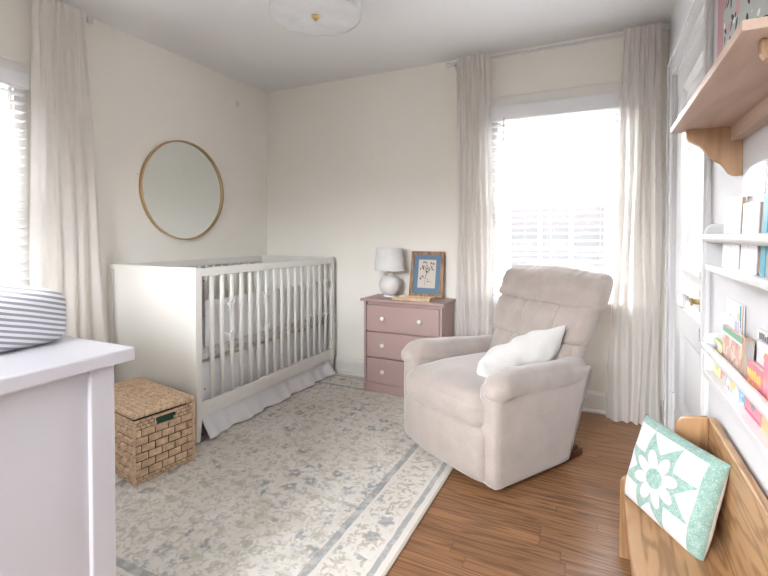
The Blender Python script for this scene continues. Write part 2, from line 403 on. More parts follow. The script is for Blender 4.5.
# ---- windows (built in a local frame: s along the wall, d into the room, then mapped)
def window(name, s0, s1, z0, z1, mp, head_z):
    """mp(s, d, z) -> world; d = 0 on the wall face, d > 0 into the room"""
    def bx(mb, a0, a1, d0, d1, c0, c1):
        p, q = mp(a0, d0, c0), mp(a1, d1, c1)
        lo = [min(p[i], q[i]) for i in range(3)]; hi = [max(p[i], q[i]) for i in range(3)]
        return mb.box(lo[0], hi[0], lo[1], hi[1], lo[2], hi[2])
    w = bpy.data.objects.new(name, None); COL.objects.link(w); w.location = mp((s0 + s1) / 2, 0, z0); struct(w)
    b = MB(); cw = .075
    bx(b, s0 - cw, s0 + .004, 0, .02, z0, z1 + .09); bx(b, s1 - .004, s1 + min(cw, .055), 0, .02, z0, z1 + .09)
    bx(b, s0 + .004, s1 - .004, 0, .02, z1, z1 + .09)
    b.build('window_casing', M['trim'], w, True, bevel=.003)
    bx(MB(), s0 - cw - .02, s1 + .075, -.03, .055, z0 - .025, z0).build('window_stool', M['trim'], w, True, bevel=.006)
    bx(MB(), s0 - cw, s1 + .055, 0, .018, z0 - .115, z0 - .025).build('window_apron', M['trim'], w, True, bevel=.004)
    b = MB()
    for a0, a1, c0, c1 in ((s0, s0 + .02, z0, z1), (s1 - .02, s1, z0, z1), (s0, s1, z1 - .02, z1), (s0, s1, z0, z0 + .02)):
        bx(b, a0, a1, -.15, 0, c0, c1)
    b.build('window_jamb', M['trim'], w, True)
    zm = (z0 + z1) / 2 + .01
    for nm, c0, c1, dd in (('upper_sash', zm - .02, z1 - .02, -.11), ('lower_sash', z0 + .02, zm + .025, -.07)):
        f = MB(); st = .055
        bx(f, s0 + .02, s0 + .02 + st, dd - .02, dd + .02, c0, c1); bx(f, s1 - .02 - st, s1 - .02, dd - .02, dd + .02, c0, c1)
        bx(f, s0 + .02 + st, s1 - .02 - st, dd - .02, dd + .02, c1 - .05, c1); bx(f, s0 + .02 + st, s1 - .02 - st, dd - .02, dd + .02, c0, c0 + .05)
        a0, a1 = s0 + .075, s1 - .075
        if nm == 'lower_sash' or True:
            for k in (1, 2): q = a0 + (a1 - a0) * k / 3; bx(f, q - .011, q + .011, dd - .012, dd + .012, c0 + .05, c1 - .05)
            q = (c0 + c1) / 2; bx(f, a0, a1, dd - .0115, dd + .0115, q - .011, q + .011)
        sh = f.build(nm, M['trim'], w, True)
        off = w.location
        g = bx(MB(), a0, a1, dd - .003, dd + .003, c0 + .05, c1 - .05).build('pane', M['glass'], None)
        for vv in g.data.vertices: vv.co -= off
        g.parent = sh
    return w
def mpb(s, d, z): return (s, YB - d, z)
def mpl(s, d, z): return (XL + d, s, z)
window('window_1', WX0, WX1, WZ0, WZ1, mpb, 2.13)
window('added_fill_window', FX0, FX1, FZ0, FZ1, lambda s, d, z: (s, YF + d, z), 2.3)  # added and unseen, lets in fill light from behind the camera
window('window_2', LY0, LY1, LZ0, LZ1, mpl, 2.05)

def blind(label, s0, s1, zb, zt, zv, mp, wand_s, rail):
    def bx(mb, a0, a1, d0, d1, c0, c1):
        p, q = mp(a0, d0, c0), mp(a1, d1, c1)
        return mb.box(*sorted((p[0], q[0])), *sorted((p[1], q[1])), *sorted((p[2], q[2])))
    t = thing('window_blind', label, 'blind', mp((s0 + s1) / 2, 0, zb))
    v = MB(); bx(v, s0 - .012, s1 + .012, .022, .078, zt, zv); v.build('valance', M['blind'], t, True, bevel=.004)
    b = MB(); n = int((zt - zb - .02) / .0455)
    for i in range(n):
        z = zb + .03 + (i + .3) * (zt - zb - .03) / n
        pts = []
        for k in range(5):
            dd = .025 + .05 * k / 4; pts.append((dd, z + .004 * (1 - ((k - 2) / 2) ** 2) + (k - 2) * .0012))
        prof = pts + [(a, c - .0028) for a, c in pts[::-1]]
        q = [mp(s0, a, c) for a, c in prof] + [mp(s1, a, c) for a, c in prof]; m_ = len(prof)
        b.add(q, [tuple(range(m_)), tuple(range(2 * m_ - 1, m_ - 1, -1))] + [(i_, m_ + i_, m_ + (i_ + 1) % m_, (i_ + 1) % m_) for i_ in range(m_)])
    b.build('slats', M['slat'], t, True)
    r = MB(); bx(r, s0, s1, .026, .074, zb, zb + .022); r.build('bottom_rail', M['blind'], t, True, bevel=.003)
    for fr in (.12, .5, .88):
        c = MB(); s = s0 + (s1 - s0) * fr
        for dd in (.0225, .0765): c.tube([mp(s, dd, zb + .02), mp(s, dd, zt)], .0011, 6)
        c.build('ladder_cord', M['blind'], t, True)
    if wand_s is not None:
        c = MB().tube([mp(wand_s, .085, rail), mp(wand_s, .085, rail + .05), mp(wand_s, .082, zt + .01)], [.0055, .004, .004], 8)
        c.build('wand', M['steel'], t, True, smooth=True)
    return t
blind('white slatted blind on the back window behind the armchair', WX0 - .035, WX1 - .005, WZ0, 1.945, 2.042, mpb, -.60, 1.36)
blind('white slatted blind at the left edge, on the window above the striped pad', LY0 - .03, LY1 + .03, LZ0, 1.905, 1.985, mpl, None, 0)

# ---- door with casing (structure)
d = bpy.data.objects.new('door_1', None); COL.objects.link(d); d.location = (XR, (DY0 + DY1) / 2, 0); struct(d)
b = MB(); xf, xb = XR + .012, XR + .05            # door leaf, almost flush
pan = [(1.085, 1.915), (.785, .975), (.27, .665)]; py0, py1 = DY0 + .155, DY1 - .175
zs = [.008] + sorted(sum([list(p) for p in pan], [])) + [DZ - .005]
b.box(xf, xb, DY0 + .004, py0, .008, DZ - .005).box(xf, xb, py1, DY1 - .004, .008, DZ - .005)
for i in range(0, len(zs), 2): b.box(xf, xb, py0, py1, zs[i], zs[i + 1])
b.build('door_leaf', M['white'], d, True)
for z0, z1 in pan:
    b = MB(); q = .035
    o = [(xf, py0, z0), (xf, py1, z0), (xf, py1, z1), (xf, py0, z1)]; i = [(xf + .016, py0 + q, z0 + q), (xf + .016, py1 - q, z0 + q), (xf + .016, py1 - q, z1 - q), (xf + .016, py0 + q, z1 - q)]
    b.add(o + i, [(0, 1, 5, 4), (1, 2, 6, 5), (2, 3, 7, 6), (3, 0, 4, 7), (4, 5, 6, 7)]); b.build('door_panel', M['white'], d, True)
b = MB(); cw = .092
def casing(mb, y0, y1, z0, z1):
    mb.box(XR - .016, XR, y0, y1, z0, z1)
casing(b, DY0 - cw, DY0, 0, DZ); casing(b, DY1, DY1 + cw, 0, DZ); casing(b, DY0 - cw, DY1 + cw, DZ, DZ + cw)
b.box(XR - .026, XR - .016, DY0 - cw, DY0 - cw + .022, 0, DZ + cw - .022).box(XR - .026, XR - .016, DY1 + cw - .022, DY1 + cw, 0, DZ + cw - .022).box(XR - .026, XR - .016, DY0 - cw, DY1 + cw, DZ + cw - .022, DZ + cw)
struct(b.build('trim_1', M['white'], bevel=.003))
b = MB().box(XR, XR + .06, DY0 - .001, DY0 + .004, 0, DZ).box(XR, XR + .06, DY1 - .004, DY1 + .001, 0, DZ).box(XR, XR + .06, DY0, DY1, DZ - .005, DZ)
b.build('door_jamb', M['white'], d, True)
for z in (1.86, .24):
    h = MB().box(XR - .003, XR + .012, DY1 - .03, DY1 + .004, z - .045, z + .045)
    h.lathe([(.006, -.05), (.006, .05)], (XR - .006, DY1 - .004, z), 10); h.build('hinge', M['white'], d, True)
k = MB().lathe([(.034, 0), (.034, .005), (.026, .010), (.012, .013), (.011, .035), (.017, .038), (.019, .043), (.012, .048)], (0, 0, 0), 20)
kk = MB(); 
for p in k.v: kk.v.append((xf - p[2], DY0 + .098 + p[0], .885 + p[1]))
kk.f, kk.mi = k.f, k.mi
kn = kk.build('door_knob', M['brass'], d, True, smooth=True)
g = MB().lathe([(.010, .046), (.020, .050), (.029, .062), (.030, .074), (.022, .086), (.0, .088)], (0, 0, 0), 12); gg = MB()
for p in g.v: gg.v.append((xf - p[2] - d.location.x, DY0 + .098 + p[0] - d.location.y, .885 + p[1]))
gg.f, gg.mi = g.f, g.mi; go = gg.build('glass_knob', M['knobglass'], None, smooth='all'); go.parent = kn
b = MB()
for z in (1.0, .93, .87, .78, .755): b.box(XR - .0185, XR - .0155, DY0 - .006, DY0 + .002, z - .014, z + .014)
b.build('strike_plate', M['steel'], d, True)
# ---- ceiling light
t = thing('ceiling_light', 'round white drum ceiling light with small brass finial', 'ceiling light', (-1.325, 1.95, ZC))
R = .232; b = MB(); pr_ = [(R, -.16), (R, -.018), (R - .004, -.018), (R - .004, -.16)]
b.lathe(pr_ + [pr_[0]], (0, 0, 0), 64); b.build('drum_shade', M['drum'], t, smooth=True)
MB().tube([((R - .002) * cos(a * pi / 32), (R - .002) * sin(a * pi / 32), -.161) for a in range(64)], .0045, 8, closed=True).build('shade_rim', M['drum'], t, smooth=True)
MB().lathe([(0, -.158), (R - .006, -.158), (R - .006, -.153), (0, -.153)], (0, 0, 0), 64).build('diffuser', M['diffuser'], t)
MB().lathe([(.0, -.187), (.006, -.185), (.008, -.179), (.006, -.174), (.018, -.170), (.022, -.164), (.020, -.158)], (0, 0, 0), 24).build('finial', M['brass'], t, smooth=True)
MB().lathe([(.07, -.018), (.075, -.01), (.075, 0)], (0, 0, 0), 32).build('ceiling_canopy', M['white'], t)
MB().box(-.23, .23, -.006, .006, -.03, -.02).build('shade_spider', M['brass'], t)

# ---- mirror
t = thing('wall_mirror', 'large round wall mirror in a thin gold frame above the crib', 'mirror', (XL, 2.327, 1.477))
RM = .358
MB().lathe([(RM, 0), (RM, .024), (RM - .010, .024), (RM - .010, .006), (RM - .012, 0)], (0, 0, 0), 96, 'x').build('mirror_frame', M['gold'], t, smooth=True)
MB().lathe([(0, .004), (RM - .011, .004), (RM - .011, .010), (0, .010)], (0, 0, 0), 96, 'x').build('mirror_glass', M['mirror'], t)

# ---- curtain rods and curtains
def rod(label, a, b, wall_dir, posts, ends):
    a, b = Vector(a), Vector(b); ax = (b - a).normalized()
    t = thing('curtain_rod', label, 'curtain rod', a)
    MB().tube([(0, 0, 0), b - a], .0085, 12).build('rod_pole', M['white'], t, smooth=True)
    for e, sgn in ends:
        p = (a if e == 0 else b) - a; d_ = ax * sgn
        MB().tube([p, p + d_ * .004, p + d_ * .006, p + d_ * .035, p + d_ * .037], [.009, .010, .0165, .0165, .012], 14).build('finial', M['white'], t, smooth=True)
    wd = Vector(wall_dir)
    for s in posts:
        p = ax * s; q = p + wd
        bb = MB().tube([p, q], .006, 8).tube([p - ax * .006, p + ax * .006], .0125, 12); w2 = wd.normalized()
        bb.tube([q - w2 * .006, q], .018, 14)
        bb.build('bracket', M['white'], t, smooth=True)
    return t
RZ = 2.372
rod('white curtain rod above the back window behind the armchair', (-.965, YB - .105, RZ), (.324, YB - .105, RZ), (0, .105, 0), (.018, 1.275), ((0, -1), (1, 1)))
rod('white curtain rod at top left, above the window next to the striped pad', (XL + .105, .25, RZ), (XL + .105, 1.578, RZ), (-.105, 0, 0), (.05, 1.296), ((0, -1), (1, 1)))
def curtain(label, mp, s0, s1, b0, b1, folds, seed, ztop=RZ + .028, zbot=.008, amp=.015, flip=False, e0=0.0, e1=0.0):
    """mp(s, d, z): s along the rod, d off the rod; top spans s0..s1, hem spans b0..b1"""
    rnd = random.Random(seed); ph = [rnd.uniform(0, 6.28) for _ in range(6)]
    NU, NV = 150, 44
    def fn(u, v):
        z = ztop + (zbot - ztop) * v; k = v ** .75
        w = u + .018 * sin(2 * pi * u * 2 + ph[0]) * (1 - .3 * v)
        s = (s0 + (s1 - s0) * w) * (1 - k) + (b0 + (b1 - b0) * (u + .012 * sin(2 * pi * u * 3 + ph[1]))) * k
        top = sin(2 * pi * folds * 1.6 * u + ph[2]) * .011 + sin(2 * pi * folds * 2.7 * u + ph[3]) * .006
        low = sin(2 * pi * folds * u + ph[4] + .5 * sin(3 * v + ph[5])) * amp + sin(2 * pi * folds * .5 * u + ph[1] + v) * amp * .45
        m_ = min(1, max(0, (v - .02) / .25)); d_ = top * (1 - m_) + low * m_
        if v < .03: d_ = d_ * .5 + (.0125 if .006 < v < .022 else .010)
        d_ += .013 * (1 - m_)
        s += .012 * sin(9 * v + ph[3] + u * 7) * v
        return mp(s, d_, z)
    b = MB().grid(fn, NU, NV); o = b.build('curtain', M['curtain'], smooth='all')
    org = Vector(mp((b0 + b1) / 2, 0, 0))
    for q in o.data.vertices: q.co -= org
    o.location = org
    return tag(o, label, 'curtain', 'floor length linen curtains')
def cb(s, d_, z): return (s, YB - .105 - d_, z)
def cl_(s, d_, z): return (XL + .105 + d_, s, z)
curtain('off white linen curtain left of the back window, beside the pink chest of drawers', cb, -.925, -.69, -.930, -.66, 6, 3)
curtain('off white linen curtain right of the back window, next to the white door', cb, .118, .322, .05, .335, 5, 11, zbot=.004, amp=.017)
curtain('off white linen curtain by the left window, between striped pad and mirror', cl_, 1.315, 1.565, 1.30, 1.722, 5, 5, amp=.014)

# ---- rug
t = MB().rbox((0, 0, .005), (1.6, 2.43, .010), .004, (4, 4, 2)).build('area_rug', M['rug'])
t.location = (-1.442, 1.965, 0.0); tag(t, 'large faded cream rug with blue grey flowers and border', 'rug')
RT = .0105

# ---- crib
CX0, CX1, CY0, CY1 = -2.722, -1.975, 1.755, 3.165
t = thing('crib', 'white slatted baby crib standing along the left wall', 'crib', ((CX0 + CX1) / 2, (CY0 + CY1) / 2, RT))
for nm, y0, y1, inn in (('end_panel', CY0, CY0 + .04, 1), ('end_panel', CY1 - .04, CY1, -1)):
    b = MB(); zb, zt = .145, .975
    b.box(CX0, CX0 + .035, y0, y1, zb, zt - .03).box(CX1 - .035, CX1, y0, y1, zb, zt - .03).box(CX0, CX1, y0, y1, zt - .03, zt).box(CX0 + .035, CX1 - .035, y0, y1, zb, zb + .045)
    b.box(CX0 + .03, CX1 - .03, y0 + .013, y1 - .013, zb + .03, zt - .02)
    b.build(nm, M['cribw'], t, True)
    for x0, x1 in ((CX0 + .03, CX0 + .072), (CX1 - .042, CX1)):
        cx, cy = (x0 + x1) / 2, (y0 + y1) / 2; a, c = .020, .013
        MB().hexa([(cx - c, cy - c, RT), (cx + c, cy - c, RT), (cx + c, cy + c, RT), (cx - c, cy + c, RT)],
                  [(cx - a, cy - a, .145), (cx + a, cy - a, .145), (cx + a, cy + a, .145), (cx - a, cy + a, .145)]).build('leg', M['cribw'], t, True, bevel=.003)
sl = None
for x0, x1, zt in ((CX1 - .025, CX1 - .001, .972), (CX0 + .002, CX0 + .026, .972)):
    MB().box(x0, x1, CY0 + .04, CY1 - .04, .925, zt).build('top_rail', M['cribw'], t, True, bevel=.003)
    MB().box(x0, x1, CY0 + .04, CY1 - .04, .145, .225).build('bottom_rail', M['cribw'], t, True, bevel=.003)
    for i in range(16):
        y = 1.876 + .0783 * i
        if sl is None:
            sl = MB().rbox((0, 0, 0), (.017, .027, .71), .0055, (4, 4, 4)).build('spindle', M['cribw'], t, smooth='all'); o = sl
        else:
            o = sl.copy(); COL.objects.link(o); o.parent = t
        o.location = Vector(((x0 + x1) / 2, y, .575)) - t.location
for q in ((CY1 - .055, .3), (CY1 - .055, .9), (CY0 + .056, .3), (CY0 + .056, .9)):
    MB().lathe([(0, 0), (.004, 0), (.004, .002), (0, .002)], (CX1 - .001, q[0], q[1]), 10, 'x').build('bolt', M['dark'], t, True)
MB().box(CX0 + .03, CX1 - .055, CY0 + .045, CY1 - .045, .395, .425).build('mattress_support', M['cribw'], t, True)
# mattress
def puffy(p, q): return (p[0], p[1], p[2] + .012 * (1 - q[0] ** 2) * (1 - q[1] ** 2) * (1 if q[2] > 0 else 0))
mt = MB().rbox((0, 0, .065), (.625, 1.30, .13), .03, (10, 16, 6), puffy).build('crib_mattress', M['sheet'], smooth='all')
mt.location = ((CX0 + CX1) / 2 - .01, 2.46, .425); tag(mt, 'crib mattress in a small print sheet seen through the crib slats', 'mattress')
# bumper: quilted channels, with tied bows
t = thing('crib_bumper', 'white quilted crib bumper tied to the front slats of the crib', 'crib bumper', (-2.030, 1.868, .515))
BL = 1.19
def bump_fn(side):
    def fn(u, v):
        y = u * BL; ch = abs(sin(pi * (y - .01) / .132)); e = (1 - abs(2 * v - 1) ** 3)
        top = .258 + .006 * ch - .012 * (u - .5) * 0; z = v * top + (.008 * (1 - ch) if v > .5 else -.006 * (1 - ch)) * abs(2 * v - 1)
        th_ = (.003 + .013 * ch ** .6) * max(0, e) ** .6 * (1 - .6 * max(0, abs(2 * u - 1) - .97) / .03)
        return (side * th_ + .002 * nz(y, v, side, 9), y, z)
    return fn
b = MB().grid(bump_fn(1), 130, 14).grid(bump_fn(-1), 130, 14); b.build('bumper_pad', M['bumper'], t, smooth='all', merge=True)
def bow(y, z, s=1., seed=0):
    rn = random.Random(seed); b = MB(); X = .060
    for sg in (-1, 1):
        lp = [(X + .004 * sin(a), y + sg * s * (.001 + .024 * sin(a) ** .8 if sin(a) > 0 else y * 0), 0) for a in ()]
        path = []
        for k in range(13):
            a = 2 * pi * k / 12; path.append((X + .005 * sin(a), y + sg * s * .016 * (1 - cos(a)), z + s * (.011 * sin(a) + .006 * (1 - cos(a)))))
        b.tube(path, .0026, 6)
        dy, dz = sg * rn.uniform(.006, .018), rn.uniform(.03, .055)
        b.tube([(X, y, z), (X + .004, y + dy * .6, z - dz * .5), (X + .003, y + dy, z - dz)], .0026, 6)
    b.tube([(X - .002, y, z - .005), (X + .004, y, z), (X - .002, y, z + .005)], .005, 8)
    b.tube([(.0, y, z), (X, y, z)], .0025, 6)
    return b.build('tie_bow', M['bumper'], t, smooth='all')
for i, (y, z) in enumerate(((.125, .235), (.13, .055), (.44, .245), (.445, .03), (.915, .235), (.925, .02), (1.15, .255), (1.16, .0))):
    bow(y - .001, z, 1.45, i)
# skirt
def skirt_fn(u, v):
    y = 1.815 + u * 1.30; z = .40 * (1 - v) + .016 * v
    fl = max(0, (v - .62) / .38); wv = sin(2 * pi * u * 4.2 + .8) * .6 + .3 * sin(2 * pi * u * 9.3 + .4)
    x = -2.036 + fl * (.078 + .030 * wv) + .006 * wv * v + .003 * nz(y, z, 0, 14)
    z += fl * (.016 * wv * .8) * 1.
    return (x, y, max(z, .014))
b = MB().grid(skirt_fn, 150, 30); o = b.build('crib_skirt', M['crib_cloth'], smooth='all', solid=.002)
for q in o.data.vertices: q.co -= Vector((-2.03, 2.465, .012))
o.location = (-2.03, 2.465, .012); tag(o, 'white gathered crib skirt hanging below the crib to the rug', 'crib skirt')

# ---- wicker basket
BW, BD, BH = .53, .29, .325
t = thing('wicker_basket', 'square lidded wicker basket at the near end of the crib', 'basket', (-1.878 - .26, 1.524, RT), radians(-9.5))
def weave(b, o, U, V, N, nu, nv, bulge=.006, inset=.0012, skip=None, shift=True):
    o, U, V, N = Vector(o), Vector(U), Vector(V), Vector(N); cu, cv = U / nu, V / nv
    for j in range(nv):
        off = .5 if (j % 2 and shift) else 0.
        i = -off
        while i < nu - .01:
            a, c = max(0, i), min(nu, i + 1)
            if not (skip and skip((a + c) / 2 / nu, (j + .5) / nv)):
                jit = random.uniform(.75, 1.15); jt = random.uniform(-.10, .10)
                def fn(u, v, a=a, c=c, j=j, jit=jit, jt=jt):
                    eu = min(1, (1 - abs(2 * u - 1)) * 3.2); ev = min(1, (1 - abs(2 * v - 1)) * 2.6)
                    return o + cu * (a + (c - a) * (inset * 8 + .02 + u * (.96 - inset * 16))) + cv * (j + .045 + v * .91 + jt * .5 * (u - .5)) + N * (bulge * jit * (eu * .75 + .0) ** .6 * ev ** .7)
                b.grid(fn, 5, 5)
            i += 1
hx, hy = BW / 2, BD / 2
core = MB().box(-hx + .003, hx - .003, -hy + .003, hy - .003, .004, BH - .045)
core.build('basket_shade_core', M['dark'], t)  # solid dark box, puts the shade between the strips into colour
b = MB(); z0, z1 = .03, BH - .075
sk = None
weave(b, (hx, -hy, z0), (0, BD, 0), (0, 0, z1 - z0), (1, 0, 0), 4.5, 6, .011)
weave(b, (-hx, hy, z0), (0, -BD, 0), (0, 0, z1 - z0), (-1, 0, 0), 4.5, 6, .011)
weave(b, (-hx, -hy, z0), (BW, 0, 0), (0, 0, z1 - z0), (0, -1, 0), 8.5, 6, .011)
weave(b, (hx, hy, z0), (-BW, 0, 0), (0, 0, z1 - z0), (0, 1, 0), 8.5, 6, .011)
# thin rows above and below
HY0, HY1 = -.045, .045
for (a0, n_, jn) in ((.002, 2, 0), (BH - .075, 3, 1)):
    hgt = .028 if a0 < .01 else .048
    for (o, U, N, nn) in (((hx, -hy, a0), (0, BD, 0), (1, 0, 0), 11), ((-hx, hy, a0), (0, -BD, 0), (-1, 0, 0), 11), ((-hx, -hy, a0), (BW, 0, 0), (0, -1, 0), 20), ((hx, hy, a0), (-BW, 0, 0), (0, 1, 0), 20)):
        skp = (lambda u, v: .33 < u < .67 and v < .75) if (jn and N[0] == 1) else None
        weave(b, o, U, (0, 0, hgt), N, nn, n_, .007, skip=skp)
for sx in (-1, 1):
    for sy in (-1, 1):
        b.tube([(sx * (hx + .002), sy * (hy + .002), .004), (sx * (hx + .002), sy * (hy + .002), BH - .03)], .007, 8)
b.build('basket_body', M['wicker'], t, smooth=True)
hb = MB(); hz = BH - .058
hb.tube([(hx + .006, HY0 - .006, hz - .022), (hx + .006, HY1 + .006, hz - .022), (hx + .006, HY1 + .006, hz + .022), (hx + .006, HY0 - .006, hz + .022)], .005, 8, closed=True)
hb.build('handle_rim', M['wicker'], t, smooth=True)
MB().box(hx - .004, hx + .0005, HY0, HY1, hz - .018, hz + .018).build('handle_hole_slab', Mat('shaded_green_inside', (.02, .06, .035), .8).m, t)  # solid slab, shade of the handle hole is in its dark green
lb = MB(); lz = BH - .004
core_ = MB().box(-hx - .003, hx + .003, -hy - .003, hy + .003, lz - .012, lz + .002)
weave(lb, (-hx - .008, -hy - .008, lz + .002), (BW + .016, 0, 0), (0, BD + .016, 0), (0, 0, 1), 17, 11, .009)
for (o, U, N, nn) in (((hx + .005, -hy - .005, lz - .016), (0, BD + .01, 0), (1, 0, 0), 12), ((-hx - .005, hy + .005, lz - .016), (0, -BD - .01, 0), (-1, 0, 0), 12), ((-hx - .005, -hy - .005, lz - .016), (BW + .01, 0, 0), (0, -1, 0), 22), ((hx + .005, hy + .005, lz - .016), (-BW - .01, 0, 0), (0, 1, 0), 22)):
    weave(lb, o, U, (0, 0, .021), N, nn, 1, .005)
lid = lb.build('basket_lid', M['wicker'], t, smooth=True); core_.build('lid_shade_core', paint('shadowed_wicker_core', (.16, .09, .045), .9), lid)  # dark core paints the shade between the lid strips

# ---- changing table (foreground left)
TZ = .885
t = thing('changing_table', 'white changing table in the left foreground with recessed side panel', 'changing table', (-1.56, .46, 0))
X0, X1, Y0, Y1 = -2.1, -1.022, .20, .672
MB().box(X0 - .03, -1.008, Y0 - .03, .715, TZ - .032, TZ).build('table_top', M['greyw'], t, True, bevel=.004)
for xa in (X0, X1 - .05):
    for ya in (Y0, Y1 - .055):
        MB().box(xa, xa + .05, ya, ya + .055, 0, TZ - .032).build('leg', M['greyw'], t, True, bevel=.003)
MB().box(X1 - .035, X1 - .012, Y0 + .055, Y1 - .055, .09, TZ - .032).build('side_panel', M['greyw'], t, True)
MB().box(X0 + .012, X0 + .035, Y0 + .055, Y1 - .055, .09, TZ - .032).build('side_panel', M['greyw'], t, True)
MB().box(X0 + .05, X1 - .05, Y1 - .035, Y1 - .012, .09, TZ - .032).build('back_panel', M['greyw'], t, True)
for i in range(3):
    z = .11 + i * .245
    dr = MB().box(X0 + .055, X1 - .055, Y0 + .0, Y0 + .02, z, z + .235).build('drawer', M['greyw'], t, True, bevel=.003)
    for xx in (-.3, .3):
        kb = MB().lathe([(.0, -.03), (.014, -.028), (.016, -.02), (.007, -.012), (.006, 0)], (0, 0, 0), 14, 'y'); kq = MB()
        kq.v = [(p[0] + xx - .01, Y0 - p[1] * -1 - .46 - .0, p[2] + z + .12) for p in kb.v]; kq.f, kq.mi = kb.f, kb.mi
        ko = kq.build('knob', M['brass'], None, smooth=True); ko.parent = dr
# pad
def padfn(p, q):
    x, y, z = p; rise = 1.
    if z > 0: z += -.016 * (1 - q[1] ** 2) ** 2 * (1 - q[0] ** 2) - .008 * max(0, q[0]) ** 3
    x += .012 * (1 - q[1] ** 2) * (1 if q[0] > 0 else -1) * abs(q[0]) - .01 * (q[1] ** 4) * q[0]
    return (x, y, z + .002 * nz(x, y, z, 12))
pad = MB().rbox((0, 0, .067), (.82, .43, .135), .034, (30, 20, 12), padfn).build('changing_pad', M['pad'], smooth='all')
pad.location = (-1.615, .475, TZ + .002); tag(pad, 'changing pad in a grey and white striped cover on the white changing table', 'changing pad')

# ---- pink chest of drawers
t = thing('chest_of_drawers', 'dusty pink chest of three drawers with white knobs by the curtain', 'chest of drawers', (-1.262, 3.055, RT))
DX0, DX1, DYF, DYB, DH = -1.563, -.962, 2.912, 3.195, .672
MB().box(DX0 - .022, DX1 + .020, DYF - .018, DYB + .002, DH, DH + .018).build('dresser_top', M['pink'], t, True, bevel=.004)
for x0, x1 in ((DX0, DX0 + .018), (DX1 - .018, DX1)): MB().box(x0, x1, DYF, DYB, RT, DH).build('side_board', M['pink'], t, True, bevel=.002)
MB().box(DX0 + .018, DX1 - .018, DYF + .03, DYB - .005, RT, DH).build('carcass', M['pink'], t, True)
MB().box(DX0 + .018, DX1 - .018, DYF + .006, DYF + .03, RT, .072).build('plinth', M['pink'], t, True, bevel=.001)
def knob(px, py, pz, mat, parent, off):
    kb = MB().lathe([(.0, -.030), (.010, -.029), (.0155, -.024), (.0155, -.018), (.008, -.012), (.007, 0)], (0, 0, 0), 18, 'y'); q = MB()
    q.v = [(p[0] + px - off[0], -p[1] * -1 + py - off[1], p[2] + pz - off[2]) for p in kb.v]; q.f, q.mi = kb.f, kb.mi
    o = q.build('knob', mat, None, smooth=True); o.parent = parent; return o
for z0, z1 in ((.458, .645), (.268, .448), (.076, .258)):
    dr = MB().box(DX0 + .022, DX1 - .022, DYF + .002, DYF + .028, z0, z1).build('drawer', M['pink'], t, True, bevel=.002)
    for kx in (-1.405, -1.122):
        kb = MB().lathe([(.007, 0), (.008, .012), (.0155, .018), (.0155, .024), (.010, .029), (0, .030)], (0, 0, 0), 18); q = MB()
        q.v = [(p[0] + kx - t.location.x, DYF + .002 - p[2] - t.location.y, p[1] + (z0 + z1) / 2 + .002 - t.location.z) for p in kb.v]; q.f, q.mi = kb.f, kb.mi
        ko = q.build('knob', M['knobw'], None, smooth=True); ko.parent = dr
DT = DH + .018 + .0005
# ---- table lamp
t = thing('table_lamp', 'small white table lamp with round ball base and plain shade', 'lamp', (-1.432, 3.085, DT))
prof = [(0, 0), (.048, 0), (.050, .006), (.046, .012)]
for k in range(1, 16):
    a = -pi / 2 + pi * (k + .9) / 17.2; prof.append((.082 * cos(a), .088 + .082 * sin(a)))
prof += [(.016, .170), (.015, .178), (0, .178)]
MB().lathe(prof, (0, 0, 0), 40).build('lamp_base', M['lampb'], t, smooth=True)
MB().lathe([(.018, .176), (.018, .188), (.012, .192), (.009, .21), (0, .21)], (0, 0, 0), 20).build('lamp_neck', M['brass'], t, smooth=True)
sp = [(.114, .198), (.096, .366), (.094, .366), (.112, .198), (.114, .198)]
MB().lathe(sp, (0, 0, 0), 48).build('lamp_shade', M['shade'], t, smooth=True)
b = MB().tube([(-.096, 0, .355), (.096, 0, .355)], .002, 6).tube([(0, -.096, .355), (0, .096, .355)], .002, 6).tube([(0, 0, .2), (0, 0, .356)], .003, 6)
b.build('shade_fitter', M['brass'], t)
# ---- picture frame leaning on the wall
t = thing('picture_frame', 'botanical print in a blue mat and carved wooden frame leaning on the wall', 'picture frame', (-1.166, 3.128, DT + .003))
FW, FH, fw = .262, .345, .026
def lean(z, d): return (d + z * .2)          # leans back
pf = bpy.data.objects.new('tmp', None)
b = MB()
b.box(-FW / 2, FW / 2, 0, .018, 0, fw).box(-FW / 2, FW / 2, 0, .018, FH - fw, FH).box(-FW / 2, -FW / 2 + fw, 0, .018, fw, FH - fw).box(FW / 2 - fw, FW / 2, 0, .018, fw, FH - fw)
b.box(-FW / 2 + .006, FW / 2 - .006, -.004, 0, .006, .014).box(-FW / 2 + .006, FW / 2 - .006, -.004, 0, FH - .014, FH - .006)
b.box(-FW / 2 + .006, -FW / 2 + .014, -.004, 0, .014, FH - .014).box(FW / 2 - .014, FW / 2 - .006, -.004, 0, .014, FH - .014)
b.build('frame_moulding', M['frame'], t, bevel=.002)
MB().box(-FW / 2 + fw, FW / 2 - fw, .009, .016, fw, FH - fw).build('mat_board', paint('blue_mat_board', (.145, .235, .335), .8, .05), t)
pw, phh = .138, .212
pl = MB().box(-pw / 2, pw / 2, .0075, .009, FH / 2 - phh / 2 + .004, FH / 2 + phh / 2 + .004).build('botanical_print', paint('aged_paper', (.68, .63, .56), .9, .1), t)
b = MB(); rn = random.Random(4); zc = FH / 2 + .004
def leaf(b, x, z, a, L, W_):
    n = 7; pts = []
    for k in range(n + 1): q = k / n; pts.append((q * L, W_ * sin(pi * q)))
    for k in range(n - 1, 0, -1): q = k / n; pts.append((q * L, -W_ * sin(pi * q)))
    P_ = [(x + p * cos(a) - w * sin(a), z + p * sin(a) + w * cos(a)) for p, w in pts]
    b.prism(P_, 'y', .0068, .0078)
